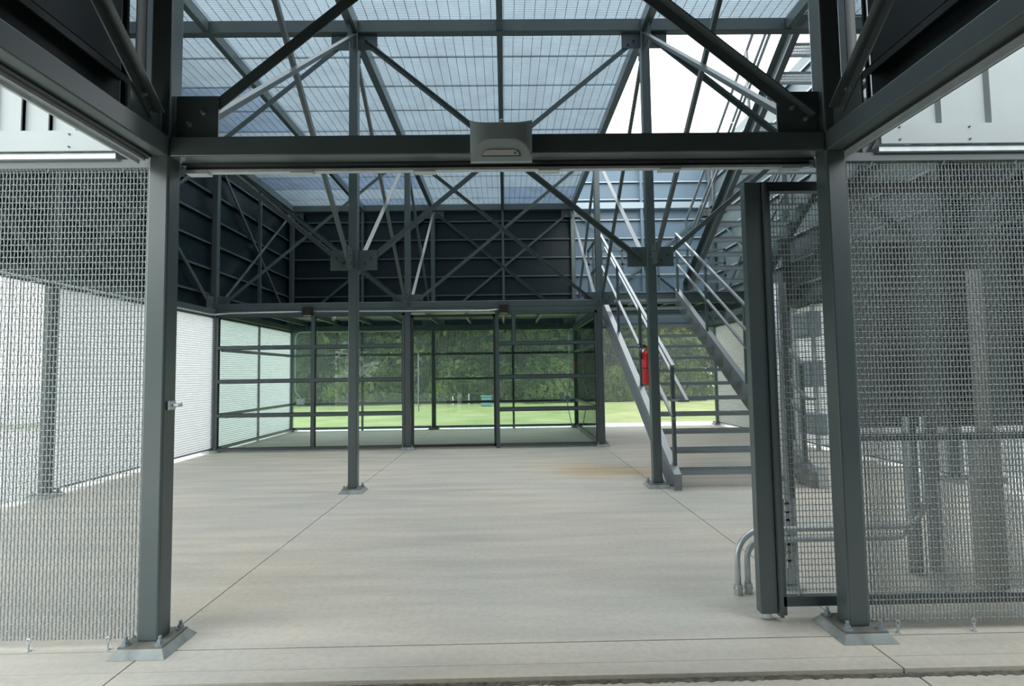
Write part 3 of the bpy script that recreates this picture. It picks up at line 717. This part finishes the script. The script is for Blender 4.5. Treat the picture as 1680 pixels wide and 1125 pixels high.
# ---------------------------------------------------------------- extinguisher
ex, ey = 2.10, 4.46; b0 = (ex, ey, 1.43); t = empty('fire_extinguisher', b0); tag(t, 'red fire extinguisher hung behind the column by the stair', 'fire extinguisher')
MB().tube([(ex, ey, 1.43), (ex, ey, 1.445), (ex, ey, 1.86), (ex, ey, 1.90), (ex, ey, 1.925), (ex, ey, 1.94)], [.07, .082, .082, .07, .045, .025], 20).build('cylinder', 'red', t, b0, smooth=True)
MB().tube([(ex, ey, 1.66), (ex, ey, 1.675)], .0835, 20).build('strap', 'black', t, b0)
MB().tube([(ex, ey, 1.93), (ex, ey, 1.99)], .022, 10).bar((ex-.02, ey, 1.995), (ex-.14, ey, 2.02), .03, .012).bar((ex-.02, ey, 1.975), (ex-.13, ey, 1.965), .03, .012).build('handle', 'black', t, b0)
MB().tube([(ex, ey, 1.975), (ex-.07, ey-.05, 1.985), (ex-.1, ey-.05, 1.93), (ex-.09, ey-.03, 1.8)], .009, 8).build('hose', 'black', t, b0)
MB().box(ex-.02, ex+.03, ey-.045, ey-.04, 1.94, 2.0).build('inspection_tag', 'orange', t, b0)
MB().box(ex+.03, X[2]+.01, ey-.09, ey-.06, 1.6, 1.9).build('bracket', 'steel', t, b0)

# ---------------------------------------------------------------- conduits and electrical gear behind the gate
def arc_conduit(x0, y, zt2, R, x1, zu, label):
    pts = [(x0, y, .0), (x0, y, zt2-R)]
    pts += [(x0+R*(1-math.cos(a)), y, zt2-R+R*math.sin(a)) for a in [math.pi/2*k/8 for k in range(1, 9)]]
    R2 = R*1.1
    pts += [(x1-R2+R2*math.sin(a), y, zt2+R2*(1-math.cos(a))) for a in [math.pi/2*k/8 for k in range(0, 9)]]
    pts += [(x1, y, zu)]
    b0 = (x0, y, 0); t = empty('bent_conduit', b0); tag(t, label, 'conduit', 'bent conduits rising from the floor')
    MB().tube(pts, .021, 12).build('pipe', 'galv', t, b0, smooth=True)
    MB().tube([(x0, y, 0), (x0, y, .075)], .029, 12).tube([(x0, y, .035), (x0, y, .05)], .034, 12).build('coupling', 'bright_bolt', t, b0, smooth=False)
arc_conduit(1.674, .58, .455, .2, 3.08, 1.25, 'outer galvanised conduit looping from the floor behind the gate')
arc_conduit(1.755, .60, .375, .13, 2.98, 1.25, 'inner galvanised conduit looping from the floor behind the gate')
b0 = (2.12, .68, 0); t = empty('strut_post', b0); tag(t, 'galvanised slotted strut post with conduit behind the gate', 'post')
m = MB().box(2.06, 2.068, .66, .70, 0, 2.28).box(2.155, 2.163, .66, .70, 0, 2.28).box(2.068, 2.095, .695, .70, 0, 2.28).box(2.105, 2.125, .695, .70, 0, 2.28).box(2.135, 2.155, .695, .70, 0, 2.28)
z = .0
while z < 2.28: m.box(2.095, 2.135, .695, .70, z, z+.018); z += .06
m.box(2.07, 2.155, .692, .70, 0, .14); m.build('channel', 'galv', t, b0)
MB().box(2.04, 2.19, .62, .76, 0, .012).build('foot_plate', 'galv', t, b0)
MB().tube([(2.075, .645, 2.27), (2.078, .645, 1.6), (2.08, .645, .68)], .02, 10).build('pipe', 'galv', t, b0, smooth=True)
MB().tube([(2.08, .645, .80), (1.88, .62, .83)], .016, 10).build('arm', 'galv', t, b0, smooth=True)
MB().tube([(2.08, .645, .66), (2.08, .645, .69)], .027, 10).build('end_cap', 'galv', t, b0)
b0 = (3.9, .85, 1.15); t = empty('electrical_cabinet', b0); tag(t, 'large dark grey electrical cabinet behind the right mesh', 'cabinet')
MB().box(2.78, 5.3, .80, 1.12, 1.15, 2.62).build('body', 'cabinet', t, b0, bevel=.01)
MB().box(2.82, 4.0, .785, .80, 1.19, 2.58).build('door', 'cabinet', t, b0, bevel=.005)
MB().box(4.06, 5.26, .785, .80, 1.19, 2.58).build('door', 'cabinet', t, b0, bevel=.005)
for x in (3.42, 5.1): MB().box(x-.03, x+.03, .9, .96, 0, 1.15).build('leg', 'box_grey', t, b0)
o = MB().tube([(3.22, .9, 0), (3.22, .9, 1.15)], .05, 12).build('conduit', 'box_grey', None, (3.22, .9, 0), smooth=True); tag(o, 'thick grey riser pipe under the dark cabinet', 'conduit')
o = MB().tube([(3.29, .72, 0), (3.29, .72, .75)], .008, 8).build('ground_rod', 'galv', None, (3.29, .72, 0.05)); tag(o, 'thin pale rod beside the grey riser pipe', 'rod')
b0 = (3.62, .66, 0); t = empty('vent_pipe', b0); tag(t, 'pale thick pipe in front of the dark cabinet, wider at its base', 'pipe')
MB().tube([(3.62, .66, 0), (3.62, .66, 2.35)], .05, 14).build('pipe', 'pale_pipe', t, b0, smooth=True)
MB().tube([(3.60, .66, 0), (3.60, .66, 1.08)], .095, 14).build('sleeve', 'pale_pipe', t, b0, smooth=True)
MB().tube([(3.60, .66, .76), (3.60, .66, .80)], .13, 14).build('collar', 'galv', t, b0)
for k, (z0, z1, y0) in enumerate(((1.27, 1.80, 7.5), (.32, .74, 7.45), (2.26, 2.78, 7.5))):
    b0 = (6.2, y0, z0); t = empty('meter_box', b0); tag(t, f'grey electrical box on the right mesh wall, {["middle","lowest","highest"][k]} of the three', 'box', 'grey boxes on the right mesh wall')
    MB().box(6.08, 6.31, y0-.34, y0+.3, z0, z1).build('housing', 'box_grey', t, b0, bevel=.02)
    MB().box(6.06, 6.08, y0-.3, y0+.26, z0+.04, z1-.04).build('cover', 'box_grey', t, b0, bevel=.01)
o = MB().box(6.30, 6.345, 7.42, 7.52, 0, 2.95).build('strut_post', 'galv', None, (6.32, 7.47, 0)); tag(o, 'galvanised strut directly behind the three grey boxes on the right wall', 'post')
b0 = (6.25, 7.0, 0); o = MB().box(6.2, 6.3, 8.05, 8.13, 0, 2.95).build('strut_post', 'galv', None, (6.25, 8.09, 0)); tag(o, 'pale strut beside the three grey boxes on the right wall', 'post')
b0 = (4.35, 4.35, 0)
o = MB().box(4.24, 4.36, 3.92, 4.04, 0, .30).build('bollard_stub', 'galv', None, (4.3, 4, 0), bevel=.01); tag(o, 'short galvanised stub at the foot of the stair, right side', 'stub')
o = MB().box(4.5, 4.85, 8.4, 8.44, 1.18, 1.36).build('notice_plate', 'box_grey', None, (4.7, 8.4, 1.18)); tag(o, 'small grey plate beyond the stair stringer', 'plate')
bpy.data.objects.remove(o)

# ---------------------------------------------------------------- vegetation and far things
def foliage(n, rx, rz, h0, leaf, seed, blobs=42):
    R = random.Random(seed); m = MB(); cs = []
    for _ in range(blobs):
        a = R.random()*6.283; q = R.random()**.5; z = R.random()
        k = math.sin(math.pi*(.12+.80*z))**.6
        cs.append((rx*.72*q*k*math.cos(a), rx*.72*q*k*math.sin(a), h0+rz*z, rx*(.22+.22*R.random())))
    for _ in range(n):
        cx, cy, cz, r = R.choice(cs); d = Vector((R.gauss(0, 1), R.gauss(0, 1), R.gauss(0, 1))).normalized()
        p = Vector((cx, cy, cz))+d*r*(.75+.35*R.random()); p.z = max(p.z, .05)
        nn = (d+Vector((R.gauss(0, .6), R.gauss(0, .6), R.gauss(0, .6)+.3))).normalized(); s = nn.cross(Vector((R.random(), R.random(), R.random()))).normalized(); t = nn.cross(s)
        l = leaf*(.6+.8*R.random()); k = len(m.v)
        m.v += [tuple(p-s*l*.5), tuple(p+t*l*.3), tuple(p+s*l*.55), tuple(p-t*l*.3)]; m.f.append((k, k+1, k+2, k+3))
    return m
protos = {}
def tree(kind, x, y, label, sc_=1, rz=0, group='trees beyond the lawn', z=-.1):
    if kind not in protos:
        n, rx, rz_, h0, lf, mt, tr = {'broad': (9000, 4.2, 8.5, .9, .40, 'leaf_mid', 1), 'dark': (9000, 4.0, 9.0, .2, .40, 'leaf_dark', 1), 'shrub': (3500, 2.0, 2.0, .2, .26, 'leaf_mid', 0), 'thicket': (6500, 2.9, 4.4, .1, .30, 'leaf_dark', 0), 'haze': (5000, 3.5, 8, .4, .45, 'leaf_blue', 1)}[kind]
        t = empty('shrub' if kind in ('shrub', 'thicket') else 'tree', (0, 0, 0))
        foliage(n, rx, rz_, h0, lf, hash(kind) % 7+len(kind)).build('foliage', mt, t)
        m = MB().tube([(0, 0, -.4), (.05, .02, h0+1), (.1, -.1, h0+rz_*.6)], [.22*rx/3.2, .17*rx/3.2, .06], 8)
        if tr:
            for q in range(5): a = q*1.3; m.tube([(.05, 0, h0+1+q*.6), (math.cos(a)*rx*.5, math.sin(a)*rx*.5, h0+2.4+q*.8)], [.09, .03], 6)
        m.build('trunk' if tr else 'stem', 'bark', t); protos[kind] = t; o = t
    else: o = copy_tree(protos[kind])
    o.location = Vector((x, y, z))*S; o.scale = (sc_, sc_, sc_); o.rotation_euler.z = rz
    tag(o, label, 'shrub' if kind in ('shrub', 'thicket') else 'tree', group); return o
R = random.Random(3)
gl_ = {'broad': 'light green leafy tree standing beyond the lawn, seen through the glass and stair', 'dark': 'dark dense tree standing beyond the lawn, seen through the glass', 'shrub': 'low bushy shrub at the edge of the trees beyond the lawn'}
gg = {'broad': 'light green trees beyond the lawn', 'dark': 'dark trees beyond the lawn', 'shrub': 'shrubs at the edge of the trees'}
x = -12.6
k = 0
while x < 12:
    kd = ('dark', 'broad', 'dark', 'broad', 'broad')[k % 5]
    tree(kd, x, 33+R.uniform(-1.5, 1.5), gl_[kd], R.uniform(.85, 1.1), R.random()*6, gg[kd]); x += 2.7; k += 1
x = -13.5; k = 0
while x < 14: tree(('dark', 'broad')[k % 2], x, 39+R.uniform(-1, 1), gl_[('dark', 'broad')[k % 2]], 1.15, R.random()*6, gg[('dark', 'broad')[k % 2]]); x += 4.2; k += 1
x = -12.3
while x < 12.5: tree('shrub', x, 29.6+R.uniform(-.7, .7), gl_['shrub'], R.uniform(.7, 1.05), R.random()*6, gg['shrub']); x += 2.1
for x, y, s_ in ((-27, 9, .8), (-31, 13, 1), (-30, 4, .9), (-34, 19, 1), (-36, 8, 1.1)):
    tree('haze', x, y, 'greyish green tree beyond the left yard, seen through the mesh', s_, R.random()*6, 'trees beyond the left yard')
for x, y, s_ in ((15.5, 6.5, .8), (16, 3.2, .85), (15.5, .2, .8), (17, -3, .9), (19, 9, .8)):
    tree('dark', x, y, 'dark tree beyond the right yard, seen through the near mesh', s_, R.random()*6, 'trees beyond the right yard')
for x in (-46, -41, -36, -31, -26, -23, -14, -9.5, -5, -.5, 4, 8.5, 13, 17.5, 22, 27):
    tree('dark', x, -43+R.uniform(-1, 1), 'dark tree of the far row behind the forecourt', 1.1, R.random()*6, 'trees behind the forecourt')
x = -11.6
while x < 12: tree('thicket', x, 32+R.uniform(-.5, .5), 'tall dark bush filling the gap under the trees beyond the lawn', R.uniform(.85, 1.1), R.random()*6, 'tall bushes under the trees'); x += 2.3
b0 = (-1.0, 26, 0); t = empty('utility_box', b0); tag(t, 'small teal utility box on the lawn near the trees', 'box')
MB().box(-1.3, -.75, 25.7, 26.2, -.1, .40).build('body', 'teal', t, b0, bevel=.03); MB().box(-1.34, -.71, 25.66, 26.24, .40, .46).build('lid', 'teal', t, b0, bevel=.02)
for x, h, nm in ((-2.05, .55, 'right-hand'), (-2.95, .42, 'left-hand')):
    o = MB().box(x-.025, x+.025, 27-.02, 27+.02, -.1, h).build('marker_stake', 'white', None, (x, 27, -.1)); tag(o, f'{nm} thin white marker stake on the lawn', 'stake')
